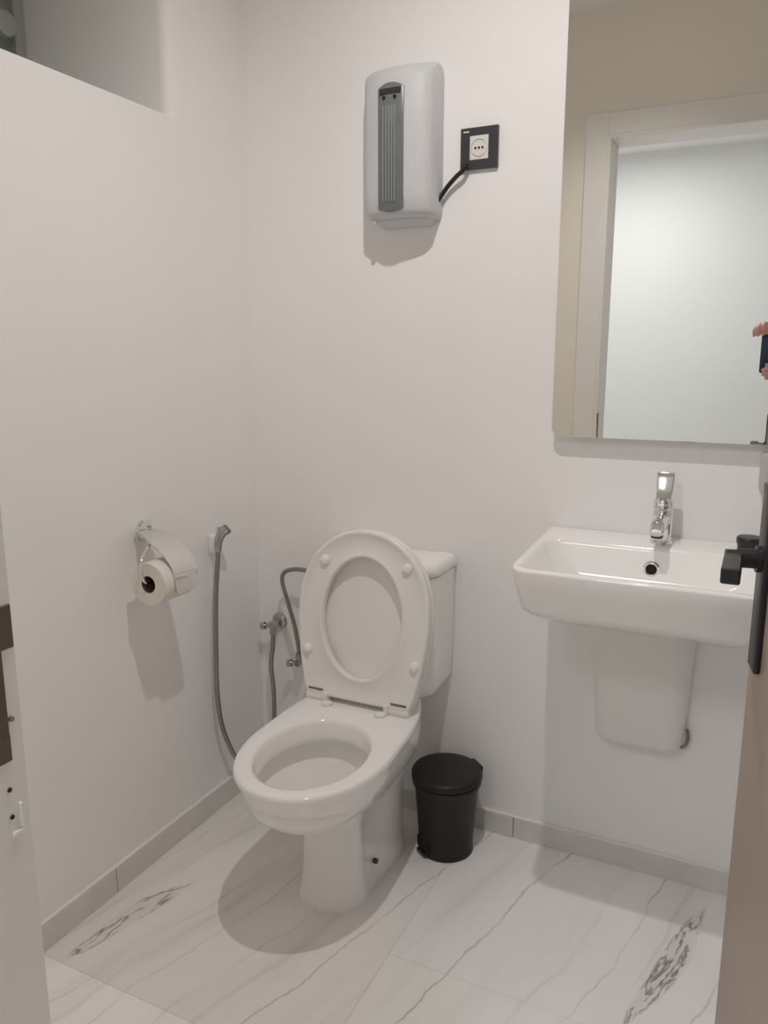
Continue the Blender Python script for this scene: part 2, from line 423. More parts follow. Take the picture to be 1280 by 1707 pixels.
obj('neck_sleeve', dcyl(0.051, 0.012, 0.036, hz, 0.0125), M['handle'], lv)
obj('neck_collar', dcyl(0.051, 0.0085, 0.014, hz, 0.017), M['handle'], bp)
obj('handle_backplate', dbox(0.030, 0.072, -0.0485, -0.040, 0.830, 1.075, 0.0025, 2), M['handle'], door)
b = dcyl(0.051, -0.090, -0.048, hz, 0.0105)
lv2 = obj('lever', b, M['handle'], door)
obj('lever_grip', dbox(0.041, 0.150, -0.094, -0.072, hz - 0.011, hz + 0.009, 0.002, 1), M['handle'], lv2)
for zz in (0.25, 1.0, 1.75):
    b = bmesh.new(); cyl(b, (HP.x + 0.002, HP.y + 0.004, zz), (HP.x + 0.002, HP.y + 0.004, zz + 0.09), 0.006, seg=12)
    obj('hinge', b, M['chrome'], door)

# ------------------------------------------------------------------ ceiling lamps
t = thing('ceiling_downlight', 'small round white downlight in the bathroom ceiling', 'lamp', (LAMP.x, LAMP.y, RC))
b = bmesh.new(); lathe(b, [(0.030, -0.004), (0.050, -0.006), (0.056, -0.003), (0.056, 0.0), (0.030, 0.0)], (LAMP.x, LAMP.y, RC), 'Z', 32, False, False)
obj('ring', b, M['dryer'], t)
b = bmesh.new(); lathe(b, [(0.0, -0.003), (0.029, -0.003)], (LAMP.x, LAMP.y, RC), 'Z', 32, False, False)
bmesh.ops.remove_doubles(b, verts=b.verts, dist=1e-5)
obj('lens', b, M['lampglass'], t)
t = thing('ceiling_panel_lamp', 'square white panel lamp on the hall ceiling', 'lamp', (0.50, -2.60, RC))
b = bmesh.new()
for lo_, hi_ in (((0.18, -2.92), (0.82, -2.89)), ((0.18, -2.31), (0.82, -2.28)), ((0.18, -2.89), (0.21, -2.31)), ((0.79, -2.89), (0.82, -2.31))):
    box(b, (*lo_, RC - 0.03), (*hi_, RC))
obj('frame', b, M['dryer'], t, smooth=False)
obj('diffuser', nbox((0.21, -2.89, RC - 0.022), (0.79, -2.31, RC - 0.018)), M['panelglass'], t, smooth=False)

# ------------------------------------------------------------------ toilet
TX = 0.455
YAW = math.radians(2.6)          # the bowl sits a touch askew to the wall
def T(u, v, z):                  # u across, v out from the wall
    c_, s_ = math.cos(YAW), math.sin(YAW)
    v2 = v - 0.20
    return Vector((TX + u * c_ + v2 * s_, -(0.20 + v2 * c_ - u * s_), z))
toilet = thing('toilet', 'white ceramic toilet with seat and lid raised against the cistern', 'toilet', (TX, -0.35, 0))
NH = 30
def section(vf, vb, w, z, nf=2.0, nb=2.0, waist=0.0, vm=None, rear=1.0):
    vm = (vf + vb) / 2 if vm is None else vm
    half = []
    for i in range(NH + 1):
        th = PI * i / NH
        cs, sn = math.cos(th), math.sin(th)
        if cs >= 0:
            e = 2.0 / nf; v = vm + (vf - vm) * abs(cs) ** e; hw = w * sn ** e
        else:
            e = 2.0 / nb; v = vm - (vm - vb) * abs(cs) ** e; hw = w * sn ** e
            hw *= 1 + (rear - 1) * min(1.0, abs(cs) * 1.6)
        if waist: hw *= 1 - waist * math.exp(-((v - (vm - 0.02)) / 0.045) ** 2)
        half.append((hw, v))
    pts = [(hw, v) for hw, v in half] + [(-hw, v) for hw, v in reversed(half[1:-1])]
    return [T(u, v, z) for u, v in pts]
outer = [section(0.470, 0.13, 0.086, 0.000, 2.6, 4.0, 0.10, 0.36, 1.2),
         section(0.470, 0.13, 0.085, 0.012, 2.6, 4.0, 0.12, 0.36, 1.2),
         section(0.460, 0.13, 0.078, 0.060, 2.6, 4.0, 0.14, 0.36, 1.25),
         section(0.456, 0.13, 0.075, 0.130, 2.6, 4.0, 0.16, 0.36, 1.3),
         section(0.458, 0.13, 0.076, 0.190, 2.5, 4.0, 0.16, 0.36, 1.3),
         section(0.470, 0.12, 0.083, 0.225, 2.3, 4.0, 0.10, 0.37, 1.25),
         section(0.500, 0.11, 0.097, 0.250, 2.1, 4.0, 0.05, 0.38, 1.14),
         section(0.545, 0.105, 0.118, 0.270, 2.05, 4.0, 0.02, 0.39, 1.06),
         section(0.590, 0.10, 0.136, 0.291, 2.0, 4.0, 0.0, 0.40, 1.0),
         section(0.628, 0.10, 0.150, 0.317, 2.0, 4.0, 0.0, 0.42, 0.96),
         section(0.657, 0.10, 0.160, 0.350, 2.05, 4.0, 0.0, 0.44, 0.92),
         section(0.672, 0.09, 0.164, 0.380, 2.1, 4.0, 0.0, 0.45, 0.88),
         section(0.676, 0.09, 0.165, 0.391, 2.1, 4.0, 0.0, 0.45, 0.88),
         section(0.673, 0.093, 0.162, 0.3985, 2.1, 4.0, 0.0, 0.45, 0.88),
         section(0.664, 0.10, 0.154, 0.401, 2.1, 4.0, 0.0, 0.45, 0.88)]
inner = [section(0.646, 0.325, 0.125, 0.401), section(0.640, 0.331, 0.120, 0.399), section(0.636, 0.335, 0.116, 0.390),
         section(0.632, 0.338, 0.113, 0.365), section(0.629, 0.340, 0.110, 0.353), section(0.633, 0.336, 0.114, 0.350),
         section(0.650, 0.312, 0.134, 0.354), section(0.655, 0.304, 0.141, 0.340), section(0.648, 0.312, 0.135, 0.316), section(0.618, 0.328, 0.114, 0.287), section(0.575, 0.335, 0.090, 0.255),
         section(0.515, 0.340, 0.065, 0.225), section(0.470, 0.350, 0.045, 0.205), section(0.45, 0.365, 0.030, 0.195)]
cols_ = [catmull([rg_[i] for rg_ in outer], 3) for i in range(len(outer[0]))]
outer = [[c_[k] for c_ in cols_] for k in range(len(cols_[0]))]
b = bmesh.new(); loft(b, outer + inner)
obj('bowl', b, M['ceramic'], toilet, sharp=75)
for u in (-0.088, 0.088):
    b = bmesh.new()
    p = T(u * 0.86, 0.335, 0.062)
    lathe(b, [(0.0065, 0), (0.0065, 0.008), (0.004, 0.010)], (p.x - (0.0 if u > 0 else 0.009), p.y, p.z), 'X', 16)
    obj('bolt_cap', b, M['greydark'], toilet)
# cistern
CX = 0.436
def crect(hx, yb, yf, r, z, k=8):
    return [Vector((x, y, z)) for x, y in rrect(CX, (yb + yf) / 2, hx, (yb - yf) / 2, 0.008, k, r)]
b = bmesh.new()
loft(b, [crect(0.110, -0.006, -0.120, 0.05, 0.385), crect(0.140, -0.006, -0.140, 0.055, 0.390), crect(0.158, -0.006, -0.152, 0.058, 0.405),
         crect(0.166, -0.006, -0.158, 0.06, 0.430), crect(0.169, -0.006, -0.160, 0.06, 0.50), crect(0.171, -0.006, -0.163, 0.06, 0.710)])
obj('cistern', b, M['ceramic'], toilet, sharp=50)
b = bmesh.new()
loft(b, [crect(0.165, -0.006, -0.158, 0.06, 0.711), crect(0.173, -0.005, -0.168, 0.065, 0.713), crect(0.176, -0.005, -0.172, 0.066, 0.722),
         crect(0.175, -0.005, -0.170, 0.066, 0.736), crect(0.168, -0.010, -0.160, 0.062, 0.745), crect(0.150, -0.022, -0.140, 0.055, 0.749), crect(0.11, -0.05, -0.11, 0.03, 0.750)])
ld_ = obj('cistern_lid', b, M['ceramic'], toilet, sharp=60)
b = bmesh.new(); lathe(b, [(0.024, 0), (0.024, 0.004), (0.020, 0.006)], (CX, -0.085, 0.7495), 'Z', 24)
obj('flush_button', b, M['chrome'], ld_)
b = bmesh.new(); lathe(b, [(0.007, 0), (0.007, 0.004), (0.004, 0.005)], (CX + 0.169, -0.06, 0.690), 'X', 16)
obj('side_plug', b, M['plastic'], toilet)

# seat and lid, standing up against the cistern
SB = Vector((0.452, -0.250, 0.414)); SU = Vector((0.0, 0.060, 0.410)).normalized(); SR = Vector((1, 0, 0)); SN = SR.cross(SU)
if SN.y > 0: SN = -SN            # toward the camera
HW = [(0.0, 0.128), (0.008, 0.141), (0.05, 0.152), (0.10, 0.163), (0.15, 0.170), (0.20, 0.174), (0.25, 0.172), (0.29, 0.164), (0.33, 0.147), (0.365, 0.120), (0.39, 0.089), (0.405, 0.060), (0.413, 0.030), (0.415, 0.0)]
def egg(nseg=72, grow=0.0, sc=0.20):
    pts = [(hw, s) for s, hw in HW]
    cr = []
    P = [Vector((u, s, 0)) for u, s in pts]
    cr = catmull(P, 6)
    full = [(0.0, 0.0)] + [(p.x, p.y) for p in cr]
    full = full + [(-u, s) for u, s in reversed(full[1:-1])]
    # polar resample about (0, sc)
    out = []
    for k in range(nseg):
        a = 2*PI*k/nseg - PI/2
        dx, dy = math.cos(a), math.sin(a); best = None
        for (ax, ay), (bx, by) in zip(full, full[1:] + full[:1]):
            ex, ey = bx - ax, by - ay; den = dx*ey - dy*ex
            if abs(den) < 1e-9: continue
            px, py = ax, ay - sc
            tt = (px*ey - py*ex) / den; ss = (px*dy - py*dx) / den
            if tt > 0 and -1e-6 <= ss <= 1 + 1e-6: best = tt if best is None else min(best, tt)
        r = best + grow; out.append((dx * r, sc + dy * r))
    return out
def hole(nseg=72, grow=0.0, sc=0.20):
    return [((0.107 + grow) * math.cos(2*PI*k/nseg - PI/2), 0.203 + (0.148 + grow) * math.sin(2*PI*k/nseg - PI/2)) for k in range(nseg)]
def SP(u, s, o): return SB + SR * u + SU * s + SN * o
def ring3(pts, o): return [SP(u, s, o) for u, s in pts]
b = bmesh.new()
rings = [ring3(egg(grow=-0.004), -0.012), ring3(egg(), -0.008), ring3(egg(grow=0.001), 0.004), ring3(egg(grow=-0.001), 0.0085), ring3(egg(grow=-0.004), 0.010),
         ring3(egg(grow=-0.009), 0.009), ring3(egg(grow=-0.013), 0.006), ring3(hole(grow=0.013), 0.006), ring3(hole(grow=0.008), 0.009), ring3(hole(grow=0.003), 0.010),
         ring3(hole(grow=0.0), 0.008), ring3(hole(grow=-0.001), -0.006), ring3(hole(grow=0.003), -0.012)]
loft(b, rings + [rings[0]], False, False)
bmesh.ops.remove_doubles(b, verts=b.verts, dist=1e-6)
seat = obj('seat', b, M['plastic'], toilet, sharp=60)
for (u, s) in ((-0.107, 0.335), (0.112, 0.338), (-0.142, 0.110), (0.147, 0.112)):
    b = bmesh.new()
    prof = [(0.0125, 0.0), (0.0125, 0.006), (0.0105, 0.0095), (0.006, 0.0115), (0.002, 0.012)]
    rg = [[SP(u + r * math.cos(2*PI*k/20), s + r * 0.95 * math.sin(2*PI*k/20), 0.006 + o) for k in range(20)] for r, o in prof]
    loft(b, rg); obj('bumper', b, M['ceramic'], seat)
b = bmesh.new()
loft(b, [ring3(egg(grow=-0.10), -0.038), ring3(egg(grow=-0.03), -0.036), ring3(egg(grow=-0.004), -0.030), ring3(egg(grow=0.001), -0.024), ring3(egg(grow=0.001), -0.016),
         ring3(egg(grow=-0.003), -0.0135), ring3(egg(grow=-0.012), -0.0135), ring3(egg(grow=-0.016), -0.020), ring3(egg(grow=-0.10), -0.022)])
obj('lid', b, M['plastic'], toilet, sharp=60)
for u0 in (-0.112, 0.112):
    s = 1 if u0 > 0 else -1
    b = bmesh.new()
    cyl(b, SP(u0 - 0.026, -0.004, -0.002), SP(u0 + 0.026, -0.004, -0.002), 0.0125, seg=20)
    h_ = obj('hinge', b, M['plastic'], toilet)
    b = bmesh.new(); box(b, SP(u0 - s * 0.030 - 0.006, -0.020, 0.0) + Vector((0, -0.014, 0)), SP(u0 - s * 0.030 + 0.006, 0.012, 0.0) + Vector((0, 0.010, 0)), 0.003, 2)
    obj('hinge_arm', b, M['plastic'], h_)
    b = bmesh.new(); p = SP(u0 - s * 0.040, -0.012, 0.022)
    lathe(b, [(0.014, 0.0), (0.014, 0.006), (0.009, 0.009)], (p.x, p.y, 0.401), 'Z', 20)
    obj('hinge_foot', b, M['plastic'], h_)
    b = bmesh.new(); box(b, SP(u0 - 0.020, 0.013, 0.008), SP(u0 + 0.020, 0.0155, 0.0112), 0.0)
    obj('hinge_slot', b, M['strike'], h_, smooth=False)

# ------------------------------------------------------------------ sink
SX = 1.095
sink = thing('washbasin', 'white rectangular wall-hung ceramic washbasin', 'sink', (SX, -0.21, 0.66))
def wb(pts, z, fy=0.41):
    out = []
    for x, y in pts:
        tt = max(0.0, min(1.0, -y / 0.41)); dx = x - SX
        dx *= 1 - 0.085 * tt ** 1.4
        yy = y - 0.024 * max(0.0, 1 - (dx / 0.245) ** 2) * tt ** 3
        out.append(Vector((SX + dx, yy, z)))
    return out
def srect(i, z, r=0.03, rb=0.016, yb=-0.002, yf=-0.408):
    hx = 0.250 - (0.3 * i if i < 0.06 else i - 0.042)
    return wb(rrect(SX, (yb + yf + i) / 2, hx, (yb - yf - i) / 2, rb, 8, r), z)
def irect(x0, x1, yb, yf, r, z):
    return wb(rrect((x0 + x1) / 2, (yb + yf) / 2, (x1 - x0) / 2, (yb - yf) / 2, r, 8, r), z)
b = bmesh.new()
loft(b, [srect(0.17, 0.708, 0.05), srect(0.11, 0.712, 0.06), srect(0.072, 0.720, 0.05), srect(0.052, 0.732, 0.045), srect(0.041, 0.739, 0.04), srect(0.034, 0.750, 0.036), srect(0.013, 0.797, 0.032), srect(0.001, 0.831, 0.03),
         srect(0.0015, 0.8345, 0.029), srect(0.005, 0.8370, 0.027),
         irect(SX - 0.236, SX + 0.236, -0.118, -0.392, 0.030, 0.8370), irect(SX - 0.232, SX + 0.232, -0.122, -0.388, 0.030, 0.8345), irect(SX - 0.228, SX + 0.228, -0.125, -0.384, 0.030, 0.826),
         irect(SX - 0.208, SX + 0.208, -0.132, -0.372, 0.045, 0.776), irect(SX - 0.185, SX + 0.185, -0.140, -0.355, 0.055, 0.748), irect(SX - 0.13, SX + 0.13, -0.160, -0.320, 0.06, 0.738), irect(SX - 0.03, SX + 0.03, -0.21, -0.27, 0.028, 0.733)])
obj('basin', b, M['ceramic'], sink, sharp=50)
b = bmesh.new(); lathe(b, [(0.0115, -0.004), (0.0115, 0.001), (0.014, 0.002), (0.0175, 0.0), (0.0175, -0.004)], (SX - 0.003, -0.1315, 0.792), 'Y', 28, False, False)
for v in b.verts: v.co.y = -0.1315 - (v.co.y + 0.1315)
ov = obj('overflow_ring', b, M['chrome'], sink)
b = bmesh.new(); lathe(b, [(0.0, 0.0), (0.0118, 0.0)], (SX - 0.003, -0.1325, 0.792), 'Y', 28, False, False)
bmesh.ops.remove_doubles(b, verts=b.verts, dist=1e-5); obj('overflow_hole', b, M['hole'], ov)
b = bmesh.new(); lathe(b, [(0.030, 0.0), (0.031, 0.003), (0.026, 0.004), (0.02, 0.002), (0.0, 0.002)], (SX, -0.24, 0.733), 'Z', 28, False, False)
obj('drain', b, M['chrome'], sink)
# shroud hiding the trap
ped = thing('trap_shroud', 'white ceramic half pedestal below the washbasin, in its shadow', 'pedestal', (1.085, -0.08, 0.34))
def prect(hx, d_, r, z, cx=1.075): return [Vector((x, y, z)) for x, y in rrect(cx, -d_ / 2 - 0.001, hx, d_ / 2, 0.004, 8, r)]
b = bmesh.new()
loft(b, [prect(0.075, 0.035, 0.02, 0.338), prect(0.090, 0.046, 0.03, 0.342), prect(0.097, 0.053, 0.035, 0.356), prect(0.103, 0.060, 0.04, 0.44), prect(0.108, 0.070, 0.045, 0.55), prect(0.112, 0.082, 0.05, 0.64), prect(0.114, 0.095, 0.055, 0.7085)])
obj('shell', b, M['shroud'], ped, sharp=50)
b = bmesh.new(); tube(b, [(1.181, -0.016, 0.395), (1.184, -0.018, 0.372), (1.178, -0.020, 0.354), (1.169, -0.018, 0.349)], 0.004, 8, 5)
obj('fixing_hook', b, M['steel'], ped)

# faucet
fc = thing('faucet', 'chrome single-lever mixer tap on the washbasin ledge', 'faucet', (1.101, -0.068, 0.837))
FX, FY = 1.101, -0.068
b = bmesh.new(); lathe(b, [(0.024, 0.8372), (0.024, 0.842), (0.0205, 0.845), (0.0205, 0.905), (0.0195, 0.910)], (FX, FY, 0), 'Z', 32)
obj('body', b, M['chrome'], fc)
b = bmesh.new()
rg = []
for v, z, hw, hh in ((0.0, 0.888, 0.017, 0.016), (0.03, 0.890, 0.0165, 0.0155), (0.06, 0.890, 0.0155, 0.014), (0.085, 0.887, 0.015, 0.013), (0.098, 0.882, 0.014, 0.011), (0.104, 0.879, 0.010, 0.007)):
    rg.append([Vector((FX + x, FY - v, z + y)) for x, y in rrect(0, 0, hw, hh, min(hw, hh) * 0.8, 5)])
loft(b, rg); sp_ = obj('spout', b, M['chrome'], fc)
b = bmesh.new(); lathe(b, [(0.0115, 0.866), (0.0125, 0.868), (0.0125, 0.880)], (FX, FY - 0.086, 0), 'Z', 24)
obj('aerator', b, M['greydark'], sp_)
b = bmesh.new(); lathe(b, [(0.0195, 0.912), (0.021, 0.914), (0.021, 0.928), (0.016, 0.936), (0.004, 0.939)], (FX, FY, 0), 'Z', 32)
lev = obj('lever_cap', b, M['chrome'], fc)
b = bmesh.new()
rg = []
for v, z, hw, hh in ((0.016, 0.922, 0.014, 0.006), (0.004, 0.936, 0.0165, 0.0065), (-0.004, 0.956, 0.018, 0.006), (-0.010, 0.976, 0.0185, 0.005), (-0.013, 0.986, 0.0185, 0.0045), (-0.0135, 0.989, 0.016, 0.003)):
    rg.append([Vector((FX + x, FY - v + y, z)) for x, y in rrect(0, 0, hw, hh, min(hw, hh) * 0.7, 4)])
loft(b, rg); obj('lever_paddle', b, M['chrome'], lev)

# soap dish on the ledge, dispenser on the wall
sd = thing('soap_jar', 'small round black jar on the washbasin ledge behind the door lever', 'jar', (1.274, -0.066, 0.837))
b = bmesh.new(); lathe(b, [(0.020, 0.8372), (0.0225, 0.840), (0.0235, 0.852)], (1.274, -0.066, 0), 'Z', 28)
obj('jar_body', b, M['blackcap'], sd)
b = bmesh.new(); lathe(b, [(0.0245, 0.8522), (0.0255, 0.855), (0.0255, 0.864), (0.0235, 0.867), (0.004, 0.868)], (1.274, -0.066, 0), 'Z', 28)
obj('jar_lid', b, M['blackcap'], sd)
wd = thing('soap_dispenser', 'pale translucent plastic dispenser on the wall right of the faucet', 'dispenser', (1.325, -0.03, 0.935))
b = bmesh.new(); rg = []
for z, hx, dp_ in ((0.948, 0.030, 0.045), (0.953, 0.040, 0.052), (0.965, 0.045, 0.056), (1.02, 0.046, 0.058), (1.034, 0.044, 0.055), (1.038, 0.040, 0.050)):
    rg.append([Vector((x, y, z)) for x, y in rrect(1.325, -dp_ / 2 - 0.001, hx, dp_ / 2, 0.004, 5, 0.02)])
loft(b, rg); wdb = obj('tank', b, M['clear'], wd)
b = bmesh.new(); box(b, (1.305, -0.062, 0.934), (1.345, -0.012, 0.9475), 0.004, 2)
obj('push_bar', b, M['clear'], wd)

# ------------------------------------------------------------------ mirror
mr = thing('wall_mirror', 'tall frameless mirror with rounded corners above the washbasin', 'mirror', (1.095, -0.015, 1.053))
def mrect(i, y, r=0.022): return [Vector((x, y, z)) for x, z in rrect(1.095, (1.053 + 2.13) / 2, 0.252 - i, (2.13 - 1.053) / 2 - i, r, 8)]
b = bmesh.new(); loft(b, [mrect(0.004, 0.0 - 0.0005), mrect(0.004, -0.0268)], True, True)
obj('backing_box', b, M['mirroredge'], mr, sharp=40)
b = bmesh.new(); loft(b, [mrect(0.0, -0.027), mrect(0.0, -0.0305), mrect(0.0012, -0.0318)], True, True)
obj('mirror_glass', b, M['mirror'], mr, sharp=5)

# ------------------------------------------------------------------ hand dryer, cord and socket
dr = thing('hand_dryer', 'white wall-mounted hand dryer with a tall grey ribbed strip', 'hand dryer', (0.47, -0.05, 1.545))
X0, X1, Z0, Z1 = 0.384, 0.556, 1.548, 1.886
def drow(z, side, bulge, inset=0.0, n_=18):
    xa, xb = X0 + inset, X1 - inset; pts = []
    for i in range(n_ + 1):
        s = i / n_; x = xa + (xb - xa) * s; q_ = 2 * s - 1
        rnd = (1 - abs(q_) ** 16)
        pts.append(Vector((x, -(side * (0.86 + 0.14 * rnd) + bulge * (1 - q_ * q_)), z)))
    return [Vector((xb, -0.001, z))] + list(reversed(pts)) + [Vector((xa, -0.001, z))]
rows = [drow(Z0, 0.058, 0.014, 0.008), drow(Z0 + 0.004, 0.070, 0.018, 0.003), drow(Z0 + 0.016, 0.077, 0.020), drow(1.60, 0.077, 0.022), drow(1.75, 0.076, 0.023), drow(1.845, 0.073, 0.022), drow(1.860, 0.068, 0.020),
        drow(1.872, 0.050, 0.024, 0.002), drow(1.881, 0.034, 0.016, 0.005), drow(Z1, 0.015, 0.008, 0.010)]
b = bmesh.new(); loft(b, rows); obj('housing', b, M['dryer'], dr, sharp=45)
def fronty(x, z=1.7): 
    q_ = 2 * (x - X0) / (X1 - X0) - 1
    return -(0.0765 + 0.0225 * (1 - q_ * q_))
PX0, PX1 = 0.434, 0.498
b = bmesh.new(); n_ = 12
rg = []
for off, ins in ((-0.006, 0.0), (0.0012, 0.0), (0.0022, 0.0012)):
    r_ = []
    for i in range(n_ + 1):
        x = PX0 + ins + (PX1 - PX0 - 2 * ins) * i / n_; q_ = 2 * i / n_ - 1
        r_.append(Vector((x, fronty(x) - off, 1.566 + ins - 0.008 * (1 - q_ * q_))))
    for i in range(n_, -1, -1):
        x = PX0 + ins + (PX1 - PX0 - 2 * ins) * i / n_; q_ = 2 * i / n_ - 1
        r_.append(Vector((x, fronty(x) - off, 1.822 - ins + 0.010 * (1 - q_ * q_))))
    rg.append(r_)
loft(b, rg); pn = obj('grey_strip', b, M['greypanel'], dr, sharp=40)
for x in (0.449, 0.4565, 0.464, 0.471, 0.478):
    b = bmesh.new(); yf = fronty(x) - 0.0035
    box(b, (x - 0.0014, yf - 0.0014, 1.580), (x + 0.0014, yf + 0.003, 1.785), 0.0007, 1)
    obj('rib', b, M['greyrib'], pn, smooth=False)
b = bmesh.new(); yf = fronty(0.466) - 0.003
box(b, (0.440, yf - 0.0006, 1.808), (0.492, yf + 0.004, 1.820), 0.0008, 1); obj('sensor_window', b, M['greydark'], pn, smooth=False)
for x in (0.451, 0.478):
    b = bmesh.new(); lathe(b, [(0.0035, 0), (0.0035, 0.003)], (x, fronty(x) - 0.0046, 1.801), 'Y', 12); obj('indicator', b, M['hole'], pn)
b = bmesh.new()
loft(b, [drow(Z0 - 0.012, 0.040, 0.010, 0.026), drow(Z0 - 0.0005, 0.048, 0.016, 0.016)]); obj('outlet_lip', b, M['dryer'], dr, sharp=45)
b = bmesh.new(); lathe(b, [(0.006, 0), (0.006, 0.008)], (0.412, -0.07, Z0 - 0.012), 'Z', 12); obj('drip_foot', b, M['mirroredge'], dr)
b = bmesh.new(); tube(b, [(0.622, -0.020, 1.662), (0.612, -0.022, 1.648), (0.595, -0.020, 1.636), (0.575, -0.018, 1.618), (0.562, -0.018, 1.602), (0.552, -0.022, 1.588)], 0.0052, 10, 5)
obj('power_cord', b, M['black'], dr)
so = thing('wall_socket', 'square anthracite wall socket with white insert beside the hand dryer', 'socket', (0.646, 0, 1.652))
b = bmesh.new()
for lo_, hi_ in (((0.602, 1.652), (0.690, 1.6715)), ((0.602, 1.7235), (0.690, 1.740)), ((0.602, 1.6715), (0.6235, 1.7235)), ((0.6685, 1.6715), (0.690, 1.7235))):
    box(b, (lo_[0], -0.010, lo_[1]), (hi_[0], -0.0005, hi_[1]))
obj('cover_frame', b, M['anth'], so, smooth=False)
b = bmesh.new(); box(b, (0.6235, -0.009, 1.6715), (0.6685, -0.0005, 1.7235), 0.0006, 1); ins_ = obj('insert', b, M['socket'], so, smooth=False)
b = bmesh.new(); lathe(b, [(0.0195, 0.0), (0.0195, 0.0016), (0.0178, 0.0020), (0.0172, 0.0004)], (0.646, -0.0092, 1.6975), 'Y', 32, False, False)
for v in b.verts: v.co.y = -0.0092 - (v.co.y + 0.0092)
obj('insert_ring', b, M['socket'], ins_)
for x in (0.6375, 0.646, 0.6545):
    b = bmesh.new(); lathe(b, [(0.0024, 0), (0.0024, 0.0012)], (x, -0.0103, 1.6965), 'Y', 12); obj('contact_hole', b, M['hole'], ins_)
b = bmesh.new(); box(b, (0.6085, -0.0104, 1.7305), (0.622, -0.0098, 1.7335)); obj('printed_mark', b, M['socket'], so, smooth=False)

# ------------------------------------------------------------------ toilet roll and holder
hd_ = thing('toilet_roll_holder', 'chrome toilet roll holder with cover on the left wall', 'roll holder', (0.0, -0.46, 0.83))
b = bmesh.new(); lathe(b, [(0.025, 0.0005), (0.025, 0.006), (0.022, 0.009), (0.010, 0.010)], (0, -0.455, 0.836), 'X', 28); obj('wall_rose', b, M['brushed'], hd_)
RXc, RZc, RY0, RY1, RR = 0.085, 0.737, -0.540, -0.436, 0.049
b = bmesh.new(); tube(b, [(0.006, -0.455, 0.834), (0.035, -0.457, 0.832), (0.058, -0.490, 0.822), (0.074, -0.540, 0.800), (0.083, -0.556, 0.775), (0.085, -0.556, 0.757), (0.085, -0.548, 0.745), (0.085, -0.530, 0.7425), (0.085, -0.425, 0.7425)], 0.0036, 12, 5)
obj('arm', b, M['brushed'], hd_)
prof = [(0.012, 0.838), (0.034, 0.838), (0.052, 0.832), (0.080, 0.816), (0.108, 0.796), (0.126, 0.775), (0.1345, 0.752), (0.137, 0.730), (0.136, 0.712)]
pp = catmull([Vector((x, 0, z)) for x, z in prof], 4)
b = bmesh.new(); rg = []
ya, yb = -0.510, -0.432
for i, p in enumerate(pp):
    dd = (pp[min(i+1, len(pp)-1)] - pp[max(i-1, 0)]).normalized(); nn = Vector((dd.z, 0, -dd.x)) * 0.0012
    e = 0.008 * max(0, 1 - (len(pp) - 1 - i) / 3.0)
    top = max(0.0, 1 - i / 10.0) * 0.02
    rg.append([Vector((p.x, ya + e + top, p.z)) + nn, Vector((p.x, yb - e - top, p.z)) + nn, Vector((p.x, yb - e - top, p.z)) - nn, Vector((p.x, ya + e + top, p.z)) - nn])
loft(b, rg); obj('cover_flap', b, M['brushed'], hd_, sharp=50)
for yy in (-0.490, -0.442):
    b = bmesh.new(); lathe(b, [(0.004, 0), (0.004, 0.004)], (0.012, yy, 0.842), 'X', 12); obj('pivot_pin', b, M['chrome'], hd_)
tp = thing('toilet_roll', 'roll of white toilet paper on the chrome holder', 'toilet roll', (RXc, -0.49, RZc - RR))
b = bmesh.new(); lathe(b, [(0.0195, RY0), (RR - 0.001, RY0), (RR, RY0 + 0.001), (RR, RY1 - 0.001), (RR - 0.001, RY1), (0.0195, RY1)], (RXc, 0, RZc), 'Y', 44, False, False)
obj('paper', b, M['paper'], tp, sharp=40)
b = bmesh.new(); lathe(b, [(0.0195, RY0 + 0.0004), (0.0195, RY1 - 0.0004), (0.0185, RY1 - 0.0004), (0.0185, RY0 + 0.0004), (0.0195, RY0 + 0.0004)], (RXc, 0, RZc), 'Y', 36, False, False)
obj('core', b, M['core'], tp, sharp=40)

# ------------------------------------------------------------------ bidet sprayer, valves, hoses
bs = thing('bidet_sprayer', 'chrome hand bidet sprayer with long hose hanging on the left wall', 'bidet sprayer', (0.0, -0.215, 0.75))
b = bmesh.new(); box(b, (0.0005, -0.226, 0.728), (0.026, -0.200, 0.776), 0.004, 2); obj('wall_bracket', b, M['plastic'], bs)
b = bmesh.new(); tube(b, [(0.034, -0.226, 0.735), (0.034, -0.225, 0.755), (0.036, -0.222, 0.772), (0.042, -0.216, 0.786), (0.052, -0.208, 0.795)], [0.0085, 0.0105, 0.012, 0.013, 0.0145], 16)
hdp = obj('spray_head', b, M['valve'], bs)
b = bmesh.new(); cyl(b, (0.052, -0.208, 0.795), (0.0535, -0.207, 0.7965), 0.0125, seg=20); obj('nozzle_face', b, M['greydark'], hdp)
b = bmesh.new(); box(b, (0.026, -0.222, 0.768), (0.034, -0.212, 0.802), 0.002, 1); obj('trigger', b, M['chrome'], hdp)
b = bmesh.new(); tube(b, [(0.034, -0.226, 0.738), (0.032, -0.232, 0.68), (0.030, -0.240, 0.60), (0.030, -0.249, 0.446), (0.030, -0.250, 0.345), (0.030, -0.236, 0.252), (0.032, -0.202, 0.165), (0.036, -0.165, 0.105),
                          (0.046, -0.120, 0.078), (0.060, -0.080, 0.085), (0.069, -0.058, 0.120), (0.072, -0.050, 0.187), (0.073, -0.050, 0.29), (0.067, -0.050, 0.362), (0.069, -0.042, 0.42), (0.069, -0.038, 0.456)], 0.0065, 10, 6)
obj('hose', b, M['steel'], bs)
